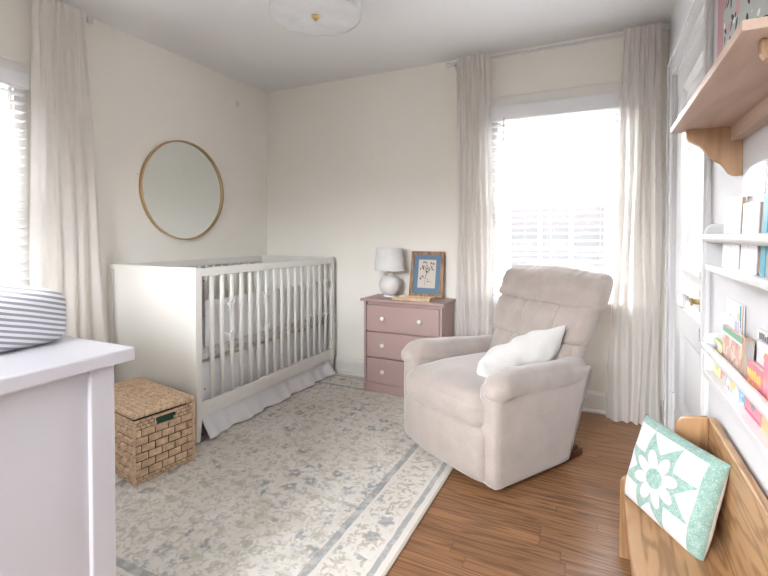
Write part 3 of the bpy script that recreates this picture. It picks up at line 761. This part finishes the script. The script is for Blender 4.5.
def stem(b, pts, r=.0009): b.tube([(x, .0072, z) for x, z in pts], r, 5)
stem(b, [(-.012, zc - .088), (-.012, zc - .04), (-.002, zc + .0), (.0, zc + .05), (-.008, zc + .085)])
stem(b, [(-.01, zc - .03), (-.03, zc - .02), (-.045, zc - .045)]); stem(b, [(-.012, zc - .03), (.015, zc - .045), (.045, zc - .07)])
stem(b, [(-.002, zc + .01), (.03, zc + .03), (.045, zc + .06)]); stem(b, [(-.002, zc + .02), (-.03, zc + .035), (-.045, zc + .07)])
for i in range(34):
    k = rn.choice([(-.03, zc + .045), (.025, zc + .04), (0, zc + .06), (.04, zc + .05), (-.04, zc + .06), (-.035, zc - .03), (.02, zc - .05), (0, zc), (.0, zc + .02)])
    leaf(b, k[0] + rn.uniform(-.016, .016), k[1] + rn.uniform(-.022, .022), rn.uniform(0, 6.28), rn.uniform(.012, .022), rn.uniform(.0022, .004))
for x, z in ((-.022, zc + .088), (.032, zc + .082), (.05, zc + .075)): b.prism([(x + .006 * cos(a * .7), z + .006 * sin(a * .7)) for a in range(9)], 'y', .0068, .0078)
o = b.build('plant_drawing', paint('dark_sepia_ink', (.09, .075, .05), .9), None); o.parent = pl
for c_ in t.children: pass
t.rotation_euler = (radians(-11), 0, radians(0))
# ---- woven tray
t = thing('woven_tray', 'flat woven seagrass tray lying on the pink chest', 'tray', (-1.200, 2.985, DT), radians(3))
TW, TD = .275, .125
b = MB().box(-TW / 2, TW / 2, -TD / 2, TD / 2, 0, .010)
weave(b, (-TW / 2, -TD / 2, .009), (TW, 0, 0), (0, TD, 0), (0, 0, 1), 17, 9, .006)
b.build('tray_mat', M['wicker'], t, smooth=True)
b = MB(); 
for j in range(2): b.tube([(sx * TW / 2, sy * TD / 2, .007 + j * .009) for sx, sy in ((-1, -1), (1, -1), (1, 1), (-1, 1))], .006, 8, closed=True)
b.build('tray_rim', M['wicker'], t, smooth=True)

# ---- recliner armchair
TH = radians(32); ccx, ccy = -.499, 2.553
t = thing('recliner_armchair', 'oatmeal upholstered recliner armchair in front of the back window', 'armchair', (ccx, ccy, 0), -TH)
XC = .02
def sidef(sg):
    def fn(p, q):
        x, y, z = p; k = (z + .225) / .45           # 0 floor, 1 top
        y += (.20 * (k - 0) if q[1] > 0 else 0.0) * abs(q[1]) * (1 if q[1] > 0 else 0)
        return (x + sg * .008 * (1 - q[1] ** 2) * (1 - q[2] ** 2), y, z)
    return fn
for sg, nm in ((1, 'side_panel'), (-1, 'side_panel')):
    MB().rbox((XC + (.324 if sg > 0 else -.278), -.19, .255), (.11, .52, .45), .018, (6, 14, 14), sidef(sg)).build(nm, M['chair'], t, smooth='all')
def armf(sg):
    def fn(p, q):
        x, y, z = p
        f = max(0, -q[1]); fr = max(0, (-q[1] - .62) / .38)
        z += (-.036 if sg > 0 else -.055) * (y + .36) / .72 + (0 if sg > 0 else .012)
        tp = max(0, q[1] - .45) / .55; x -= sg * .03 * tp
        x += sg * (.016 * fr)
        z += .012 * max(0, q[2]) * (1 - q[0] ** 2) * (1 - fr)
        z -= .030 * fr ** 2 * (.7 + .3 * q[2])
        y += -.012 * fr * (1 - q[0] ** 2)
        return (x + .003 * nz(x, y, z, 16), y + .0, z + .004 * nz(x + 3 * sg, y, z, 11) + .0025 * sin(y * 120) * fr)
    return fn
for sg in (1, -1):
    MB().rbox((XC + sg * (.325 if sg > 0 else .285), -.095, (.478 if sg > 0 else .486)), (.145, .72, .118), .056, (14, 34, 12), armf(sg)).build('armrest', M['chair'], t, smooth='all')
def cushf(p, q):
    x, y, z = p; e = (1 - q[0] ** 2) * (1 - q[1] ** 2)
    z += max(0, q[2]) * (.035 * e ** .7 - .02 * max(0, -q[1]) ** 3)
    fr = max(0, -q[1]); y -= .030 * (1 - q[0] ** 2) * fr
    sm = min(1, max(0, (fr - .5) / .3)); x *= 1 + .10 * sm * sm * (3 - 2 * sm)
    return (x + .003 * nz(x, y, z, 9), y, z + .005 * nz(x, y, z + 2, 7))
MB().rbox((XC + .012, -.175, .350), (.55, .62, .172), .062, (26, 26, 12), cushf).build('seat_cushion', M['chair'], t, smooth='all')
def footf(p, q):
    x, y, z = p; fr = max(0, -q[1])
    y -= .030 * (1 - q[0] ** 2) * fr; y -= .008 * (1 - q[2] ** 2) * fr
    z += .006 * nz(x, 0, 0, 5)
    return (x, y + .002 * nz(x, y, z, 9), z)
MB().rbox((XC + .01, -.425, .160), (.61, .09, .255), .040, (24, 8, 12), footf).build('footrest_panel', M['chair'], t, smooth='all')
MB().box(XC - .30, XC + .30, -.40, .16, .05, .31).build('seat_base', M['chair2'], t)
# back: three pillowed tiers on a raked shell
def rake(h): return .115 + (h - .40) * .48       # y of the back's front face at height h
def shellf(p, q):
    x, y, z = p; h = z + .665; return (x * (1 + .04 * q[2]), y + rake(h) + .050, h - .0)
MB().rbox((XC + .028, 0, 0), (.62, .09, .56), .044, (14, 8, 18), shellf).build('back_shell', M['chair'], t, smooth='all')
def tier(z0, z1, w, th_, tufts, seed, roll=0):
    hh = z1 - z0
    def fn(p, q):
        x, y, z = p; h = (z0 + z1) / 2 + z
        yy = y
        if q[1] < 0:
            bul = (1 - abs(q[2]) ** 2.2) ** .7 if abs(q[2]) < 1 else 0
            yy -= .030 * bul * (1 - .5 * q[0] ** 4)
            for tx in tufts:
                dd = abs(x - tx); yy += .028 * math.exp(-(dd / .013) ** 2) * (1 - q[2] ** 4)
            yy += .010 * nz(x * 1.0, z * 2.4, seed, 9) + .004 * nz(x * 3, z * 2, seed + 4, 14)
            ed = max(0, abs(q[2]) - .55) / .45; yy += .008 * ed * sin(x * 85 + seed + 5 * nz(x, z, seed, 6)) * (.6 + .8 * nz(x, 0, seed, 8))
        drop = -.020 * (1 - (q[0]) ** 2) if seed < 3 else -.012 * (1 - q[0] ** 2)
        hz = h + drop * (1 if seed != 3 else .0)
        if seed == 3: k_ = .5 - .5 * q[2]; hz += k_ * drop * 1.6 - (1 - k_) * .014 * q[0] ** 2 - .022 * max(0, q[0])
        return (x, yy + rake(h) + th_ / 2 - .02, hz)
    return MB().rbox((XC + .028, 0, 0), (w, th_, hh + .022), min(.055, th_ * .45), (64, 10, 18), fn).build('back_cushion', M['chair'], t, smooth='all')
tier(.405, .590, .54, .12, (-.13, .15), 1)
tier(.580, .790, .655, .12, (-.10, .13), 2)
tier(.772, .962, .70, .130, (), 3)
# dark seams between the tiers
for h in (.583, .778):
    b = MB(); b.tube([(XC + .028 + .31 * (2 * k / 24 - 1), rake(h) + .003 - .002 * (1 - (2 * k / 24 - 1) ** 2), h - .020 * (1 - (2 * k / 24 - 1) ** 2)) for k in range(25)], .007, 6)
    b.build('seam', M['chair2'], t, smooth='all')
# handle pull, wooden rocker base
MB().box(XC + .20, XC + .245, -.37, .245, .002, .036).build('rocker_base', M['cherry'], t, bevel=.004)
MB().box(XC + .30, XC + .335, -.36, .235, .002, .036).build('rocker_base', M['cherry'], t, bevel=.004)
MB().box(XC - .27, XC - .22, -.37, .245, .012, .042).build('rocker_base', M['cherry'], t, bevel=.004)
MB().box(XC - .27, XC + .33, .16, .20, .036, .06).build('cross_bar', M['cherry'], t)
MB().box(XC + .275, XC + .30, -.405, -.38, .002, .06).build('metal_foot', M['steel'], t)

# throw pillow leaning inside the right arm
pb = MB().pillow(.56, .33, .19, 40, .07, 2.4, .035, 3).build('throw_pillow', M['throw'], smooth='all')
def chair_to_world(x, y, z):
    return Vector((ccx + x * cos(TH) + y * sin(TH), ccy - x * sin(TH) + y * cos(TH), z))
pb.matrix_world = Matrix.Translation(chair_to_world(.170, -.055, .490)) @ Matrix.Rotation(-TH, 4, 'Z') @ Matrix.Rotation(radians(34), 4, 'Y') @ Matrix.Rotation(radians(17), 4, 'X') @ Matrix.Rotation(radians(-90), 4, 'Z')
tag(pb, 'white throw pillow lying in the oatmeal recliner against its right arm', 'pillow')

# ---- bench
t = thing('bench', 'low toddler sized oak bench with shaped ends along the right wall', 'bench', (.21, 1.35, 0))
BX0, BX1, BY0, BY1, SZ = .080, .330, .88, 1.80, .25
MB().box(BX0 + .004, BX1, BY0, BY1, SZ - .022, SZ).build('seat', M['oak'], t, True, bevel=.004)
MB().box(BX1, BX1 + .022, BY0 - .012, BY1 + .012, .10, .548).build('backrest', M['oak'], t, True, bevel=.004)
MB().box(BX0 + .03, BX0 + .048, BY0, BY1, SZ - .085, SZ - .022).build('apron', M['oak'], t, True, bevel=.003)
def arc(cx, cz, r, a0, a1, n=8): return [(cx + r * cos(radians(a0 + (a1 - a0) * k / n)), cz + r * sin(radians(a0 + (a1 - a0) * k / n))) for k in range(n + 1)]
prof = [(.072, 0), (.072, .26)] + arc(.107, .262, .035, 180, 90, 6) + [(.14, .298), (.18, .305), (.205, .33), (.220, .37), (.228, .42), (.236, .48)] + arc(.276, .500, .040, 170, 95, 6) + [(.30, .545), (.330, .548), (.330, 0), (.27, 0)] + arc(.195, .0, .075, 0, 180, 10)
for y in (BY0 - .022, BY1):
    MB().prism(prof, 'y', y, y + .022).build('end_panel', M['oakz'], t, True, bevel=.003)
# ---- quilted pillow on the bench
qp = MB().pillow(.332, .290, .10, 40, .03, 3.6, .008, 5)
qp.mi = [0 if i < 1600 else 1 for i in range(len(qp.f))]
q = qp.build('quilted_pillow', [M['quilt'], M['quiltback']], smooth='all')
yaw_q = math.atan2(-.266, .176)       # bottom edge direction
q.matrix_world = Matrix.Translation((.207, 1.648, SZ + .134)) @ Matrix.Rotation(yaw_q, 4, 'Z') @ Matrix.Rotation(radians(-15), 4, 'X') @ Matrix.Rotation(radians(2), 4, 'Y')
tag(q, 'small patchwork pillow with a green star and white daisy on the oak bench', 'pillow')

# ---- wooden wall shelf
SH = 1.466; SY0, SY1, SX = .862, 1.635, .193
t = thing('wall_shelf', 'pale pine wall shelf on scrolled brackets above the book racks', 'shelf', (XR, (SY0 + SY1) / 2, SH))
MB().box(SX, XR - .001, SY0, SY1, SH, SH + .017).build('shelf_board', M['pine'], t, True, bevel=.002)
bp = [(.228, 1.466), (.229, 1.443), (.234, 1.434), (.245, 1.427), (.262, 1.416), (.272, 1.403), (.280, 1.388), (.295, 1.373), (.313, 1.361), (.323, 1.347), (.331, 1.333), (.342, 1.325), (.364, 1.324), (.364, 1.466)]
for y in (.905, 1.595): MB().prism(bp, 'y', y, y + .020).build('bracket', M['pinez'], t, True, bevel=.0025)
MB().box(XR - .030, XR - .002, .925, 1.595, SH - .042, SH).build('wall_cleat', M['pine'], t, True, bevel=.002)

# ---- things on the shelf
ST = SH + .0175
fp = MB().pillow(.36, .24, .05, 26, -.08, 5, .01, 8).build('fabric_bag', M['floral'], None, smooth='all')
fp.matrix_world = Matrix.Translation((.288, 1.145, ST + .130)) @ Matrix.Rotation(radians(-90 + 4), 4, 'Z') @ Matrix.Rotation(radians(-3), 4, 'Y')
# white piping all round the bag
b = MB(); n = 24; ring = []
def fe(a, b_): return (a * .36 / 2 * (1 + .08 * (1 - b_ * b_)), 0, b_ * .24 / 2 * (1 + .08 * (1 - a * a)))
for k in range(n): ring.append(fe(-1 + 2 * k / n, -1))
for k in range(n): ring.append(fe(1, -1 + 2 * k / n))
for k in range(n): ring.append(fe(1 - 2 * k / n, 1))
for k in range(n): ring.append(fe(-1, 1 - 2 * k / n))
b.tube(ring, .0035, 6, closed=True); pp = b.build('piping', M['crib_cloth'], None, smooth='all'); pp.parent = fp
tag(fp, 'grey floral printed fabric bag lying on the pine wall shelf', 'bag')

# ---- wall book racks
RL0 = .80
def rack(label, zr, zb, zp0, zp1):
    yf = 1.738
    t = thing('book_rack', label, 'book rack', (XR, (RL0 + yf) / 2, zb), 0, 'white wall book racks')
    rx_ = .310
    for y in (RL0 + .01, 1.714):
        MB().prism([(XR + .0005, zp0), (rx_ + .02, zp0), (rx_ - .010, zp0 + .014), (rx_ - .012, zp1 - .02)] + [(rx_ - .006 + .022 * (1 - cos(radians(a))) * .9, zp1 - .02 + .020 * sin(radians(a))) for a in (30, 60, 90)] + [(XR + .0005, zp1)], 'y', y, y + .014).build('end_plate', M['white'], t, True, bevel=.003)
    MB().tube([(rx_ - .004, RL0, zr), (rx_ - .004, yf - .002, zr), (rx_ - .004, yf, zr)], [.0135, .0135, .011], 20).build('front_rod', M['white'], t, True, smooth=True)
    MB().box(rx_ - .012, XR + .0005, RL0 + .02, 1.716, zb, zb + .018).build('rack_base', M['white'], t, True, bevel=.002)
    return t
rack('white wall book rack directly under the pine shelf, its rod at eye level', 1.145, 1.044, 1.044, 1.190)
rack('lower white wall book rack filled with colourful books, above the bench', .802, .711, .702, .846)

# ---- books, covers facing the room
def art(col, specs):
    """cover paint: base colour plus soft blobs given as (colour, scale, threshold, seed)"""
    m = Mat('book_cover_print', col, .35); v, x, y, z = m.coord(); c = col
    for cc, sc, th_, sd in specs:
        n = m.noise(m.vec(x + sd, y + sd * 2.3, z - sd), sc, 2, .5); c = m.mix(n.step(th_, th_ + .03), c, cc)
    if specs: m.color(c)
    return m.m
def book(label, y_near, y_far, xf_, zb, h, thick, cover, lean_deg=7, group=None, pics=(), pagecol=None, tilt=0):
    """front board faces -X; spine on the far side; zb is where it stands"""
    w = y_far - y_near
    t = thing('book', label, 'book', (xf_, (y_near + y_far) / 2, zb), 0, group)
    c = MB(); k = .0022
    c.box(0, k, -w / 2, w / 2, 0, h).box(thick - k, thick, -w / 2, w / 2, 0, h).box(0, thick, w / 2 - k, w / 2, 0, h)
    c.build('cover', cover, t)
    MB().box(k, thick - k, -w / 2 + .004, w / 2 - k, .003, h - .003).build('pages', pagecol or M['pages'], t)
    for shape, mat in pics:
        MB().prism([(p[0] * w, p[1] * h) for p in shape], 'x', -.0006, .0004).build('cover_picture', mat, t)
    t.rotation_euler = (radians(tilt), radians(lean_deg), 0)
    return t
def disc(cx, cy, rx_, ry_, n=12): return [(cx + rx_ * cos(2 * pi * k / n), cy + ry_ * sin(2 * pi * k / n)) for k in range(n)]
def rect(a, b_, c, d_): return [(a, c), (b_, c), (b_, d_), (a, d_)]
K = lambda c: paint('book_ink', c, .45, .05, 0)
ink, red, yel, blu, grn, org, pnk = K((.12, .11, .13)), K((.75, .12, .12)), K((.82, .62, .25)), K((.30, .50, .78)), K((.22, .45, .30)), K((.86, .42, .16)), K((.80, .30, .42))
wht = K((.82, .81, .84)); tan = K((.52, .36, .22)); lil = K((.60, .50, .68)); teal = K((.05, .33, .42)); gry = K((.45, .42, .41))
UZ, LZ = 1.0625, .7295
gU, gL = 'books in the upper wall rack', 'books in the lower wall rack'
def scrib(n, y0, y1, z0, z1, seed, wd=.05, hh=.018):
    r = random.Random(seed); L = []
    for _ in range(n):
        a, b_ = r.uniform(y0, y1), r.uniform(z0, z1); w_ = r.uniform(wd * .5, wd); L.append(rect(a, a + w_, b_, b_ + hh * r.uniform(.5, 1)))
    return L
soft = art((.84, .835, .85), [((.74, .745, .77), 14., .56, 1.)])
soft2 = art((.83, .825, .84), [((.70, .70, .73), 18., .55, 4.)])
def letters(y0, y1, z0, z1, n, seed):
    r = random.Random(seed); L = []; st = (y1 - y0) / n
    for k in range(n):
        a = y1 - (k + .5) * st; h2 = (z1 - z0) / 2 * r.uniform(.75, 1.); zc_ = (z0 + z1) / 2 + r.uniform(-.015, .015); w_ = st * .38
        L.append([(a - w_, zc_ - h2), (a - w_ * .2, zc_ - h2 * 1.1), (a + w_ * .1, zc_ - h2 * .2), (a + w_, zc_ - h2), (a + w_ * .9, zc_ + h2 * .7), (a + w_ * .2, zc_ + h2), (a - w_ * .9, zc_ + h2 * .8)])
    return L
book('white softcover book farthest along the upper rack, with tan page edges', 1.4508, 1.6208, 0.323, UZ, 0.1945, 0.012, soft, 2, gU, [(s_, gry) for s_ in scrib(3, -.3, .1, .12, .2, 1, .2, .01)], K((.55, .36, .20)))
book('crumpled white softcover in the upper rack just beside the teal book', 1.3013, 1.4323, 0.323, UZ, 0.1715, 0.012, soft2, 2, gU, [(rect(-.25, .3, .80, .815), gry), (rect(-.3, .2, .62, .63), gry), (rect(-.2, .34, .42, .43), gry)], K((.50, .34, .28)))
book('wider white book standing behind the crumpled white softcover in the upper rack', 1.3338, 1.4822, 0.3385, UZ, 0.1955, 0.007, wht, 2, gU, [(rect(-.1, .45, .955, .985), gry)])
book('teal blue book in the upper rack beside the crumpled white softcover', 1.2460, 1.2801, 0.324, UZ, 0.1855, 0.022, teal, 2, gU, (), teal)
book('brown grey book at the near end of the upper rack', 1.1064, 1.2503, 0.326, UZ, 0.1755, 0.016, gry, 2, gU, (), K((.42, .33, .28)))
book('large plain white book standing behind the others in the upper rack', 1.3742, 1.5621, 0.3545, UZ, 0.2735, 0.005, wht, 0.6, gU, ())
book('tall dark brown book behind the near end of the upper rack', 1.1980, 1.3640, 0.353, UZ, 0.2625, 0.006, K((.14, .09, .08)), 0.6, gU, (), K((.2, .14, .12)))
book('tall white book with small pictures at the far end of the lower rack', 1.5445, 1.7060, 0.3505, LZ, 0.2325, 0.008, wht, 0.8, gL, [(disc(-.05, .62, .035, .05), red), (disc(-.02, .70, .015, .03), red), (rect(-.36, -.28, .70, .88), yel), (rect(-.5, -.42, .72, .98), teal), (disc(.2, .8, .02, .02), gry)], tan)
book('pale lilac book with tiny pictures standing before the tall white book', 1.5394, 1.7050, 0.3405, LZ, 0.1865, 0.007, K((.80, .78, .84)), 0.8, gL, [(rect(.30, .36, .62, .80), pnk), (rect(.02, .08, .70, .84), gry), (rect(-.24, -.16, .68, .82), K((.45, .55, .72))), (rect(-.5, -.38, .5, .99), lil)], lil)
book('small yellow and green picture book at the far end behind the lower rod', 1.6278, 1.7080, 0.322, LZ, 0.1055, 0.007, art((.80, .74, .50), [((.50, .62, .18), 22., .52, 2.), ((.75, .55, .25), 25., .62, 6.)]), 2, gL, [(rect(-.1, .4, .72, .92), wht), (rect(-.02, .05, .76, .86), ink), (rect(.12, .2, .76, .88), ink)])
book('picture book with green top band and brown pink cover in the lower rack', 1.4387, 1.6383, 0.3265, LZ, 0.1595, 0.011, art((.60, .36, .29), [((.76, .58, .50), 20., .50, 3.), ((.45, .22, .18), 30., .62, 8.)]), 2, gL, [(rect(-.5, .5, .90, 1.), grn), (rect(-.5, .5, .86, .90), wht)], tan)
book('tan book with its narrow edge out, right beside the green banded picture book', 1.4029, 1.4223, 0.324, LZ, 0.1635, 0.02, tan, 2, gL, (), tan)
book('grey book with its narrow edge out, between the tan and dark teal books', 1.3867, 1.4038, 0.325, LZ, 0.1605, 0.014, gry, 2, gL, (), gry)
book('dark teal and red book at the back of the lower rack behind the grey book', 1.4244, 1.4769, 0.3415, LZ, 0.1465, 0.009, K((.03, .12, .17)), 2, gL, [(rect(-.5, .0, .72, .93), K((.55, .04, .10)))], K((.05, .16, .2)))
book('short blue and white book with orange shapes under the lower rod', 1.3860, 1.5510, 0.3205, LZ, 0.0545, 0.004, art((.72, .78, .86), [((.20, .45, .72), 22., .56, 5.)]), 1, gL, [(disc(.05, .52, .16, .32), yel), (disc(.27, .14, .09, .12), pnk), (disc(-.3, .75, .08, .2), blu)])
book('thick pink book with orange letters in the middle of the lower rack', 1.2482, 1.3673, 0.322, LZ, 0.1205, 0.016, K((.70, .22, .28)), 1.5, gL, [(q_, K((.90, .52, .12))) for q_ in letters(-.42, .45, .70, .92, 6, 1)] + [(q_, K((.92, .60, .15))) for q_ in letters(-.3, .4, .52, .66, 5, 2)] + [(disc(.08, .34, .09, .13), grn), (disc(-.02, .20, .11, .07), K((.30, .22, .30))), (rect(-.48, .48, .02, .06), K((.62, .05, .16)))])
book('white book with grey lettering at the back of the lower rack, near end', 1.1963, 1.4122, 0.3525, LZ, 0.1945, 0.005, K((.76, .75, .73)), 0.8, gL, [(q_, ink) for q_ in letters(-.1, .42, .86, .96, 8, 5)])
book('plain white book before the grey lettered book in the lower rack', 1.1624, 1.3722, 0.3425, LZ, 0.1725, 0.006, wht, 1, gL, [(rect(.1, .13, .8, .84), ink), (rect(.2, .24, .81, .84), ink)], lil)
book('pink and orange patterned book at the near end of the lower rack', 1.1062, 1.2481, 0.323, LZ, 0.1645, 0.012, art((.80, .26, .38), [((.88, .38, .12), 16., .50, 2.), ((.60, .35, .62), 18., .62, 7.)]), 1.5, gL)
# books on the shelf, leaning on the wall behind the floral bag
gS = 'books on the pine shelf'
def shelf_book(label, y0, y1, x0, th_, h, mat, lean_=2): book(label, y0, y1, x0, ST, h, th_, mat, lean_, gS)
shelf_book('tall pink book on the pine shelf behind the grey floral bag, far end', 1.44, 1.588, .298, .015, .44, K((.50, .24, .27)), .4)
shelf_book('pale grey book on the pine shelf between pink book and plum book', 1.365, 1.468, .318, .02, .35, K((.55, .52, .50)))
shelf_book('dark plum book on the pine shelf behind the grey floral bag', 1.25, 1.358, .316, .02, .33, K((.16, .07, .10)))

# ---- nails left in the walls
def nail(label, p, ax):
    v = Vector(ax); p = Vector(p)
    o = MB().tube([(0, 0, 0), v * .012, v * .0121, v * .014], [.0012, .0012, .004, .004], 8).build('nail', M['steel'], smooth=True); o.location = p - v * .004
    tag(o, label, 'nail')
nail('small nail in the left wall just beside the round mirror', (XL, 1.957, 1.553), (1, 0, 0))
nail('small nail in the back wall above the table lamp', (-1.656, YB, 1.774), (0, -1, 0))
o = MB().rbox((0, 0, 0), (.014, .03, .03), .004, (4, 4, 4)).build('alarm_sensor', M['white'], smooth='all'); o.location = (XL + .0069, 2.86, 2.244)
tag(o, 'small white sensor box high on the left wall near the corner', 'sensor')

# ------------------------------------------------------------------ light and camera
w = bpy.data.worlds.new('World'); SC.world = w; w.use_nodes = True
bg = w.node_tree.nodes['Background']; tc = w.node_tree.nodes.new('ShaderNodeTexCoord'); sx = w.node_tree.nodes.new('ShaderNodeSeparateXYZ')
w.node_tree.links.new(tc.outputs['Generated'], sx.inputs[0])
rp = w.node_tree.nodes.new('ShaderNodeValToRGB'); cr = rp.color_ramp     # overcast sky above, pale ground below
cr.elements[0].position = .0; cr.elements[0].color = (.009, .009, .0088, 1)
cr.elements[1].position = 1.; cr.elements[1].color = (.96, .98, 1, 1)
for p_, c_ in ((.50, (.0108, .011, .0115, 1)), (.535, (.014, .0128, .0134, 1)), (.57, (.57, .58, .6, 1)), (.62, (.93, .965, 1, 1))):
    e_ = cr.elements.new(p_); e_.color = c_
mr = w.node_tree.nodes.new('ShaderNodeMath'); mr.operation = 'MULTIPLY_ADD'; mr.inputs[1].default_value = .5; mr.inputs[2].default_value = .5
w.node_tree.links.new(sx.outputs[2], mr.inputs[0]); w.node_tree.links.new(mr.outputs[0], rp.inputs[0]); w.node_tree.links.new(rp.outputs[0], bg.inputs[0])
bg.inputs[1].default_value = 30.
def portal(name, loc, rot, sx, sy):
    l = bpy.data.lights.new(name, 'AREA'); l.shape = 'RECTANGLE'; l.size, l.size_y = sx, sy; l.cycles.is_portal = True
    o = bpy.data.objects.new(name, l); COL.objects.link(o); o.location = loc; o.rotation_euler = rot; return o
portal('back_window_portal', ((WX0 + WX1) / 2, YB + .155, (WZ0 + WZ1) / 2), (radians(-90), 0, 0), WX1 - WX0, WZ1 - WZ0)
portal('left_window_portal', (XL - .155, (LY0 + LY1) / 2, (LZ0 + LZ1) / 2), (0, radians(-90), 0), LZ1 - LZ0, LY1 - LY0)
portal('added_fill_window_portal', ((FX0 + FX1) / 2, YF - .155, (FZ0 + FZ1) / 2), (radians(90), 0, 0), FX1 - FX0, FZ1 - FZ0)  # portal of the added unseen window
cam = bpy.data.cameras.new('Camera'); co = bpy.data.objects.new('Camera', cam); COL.objects.link(co); SC.camera = co
co.location = (0, 0, 1.154); co.rotation_euler = (radians(89), 0, math.atan(.48))
cam.sensor_width = 36; cam.lens = 450 / 768 * 36; cam.shift_y = -45 / 768; cam.clip_start = .02
SC.view_settings.view_transform = 'Standard'; SC.view_settings.look = 'None'; SC.view_settings.gamma = 1
SC.view_settings.use_curve_mapping = False; SC.view_settings.exposure = 1.40
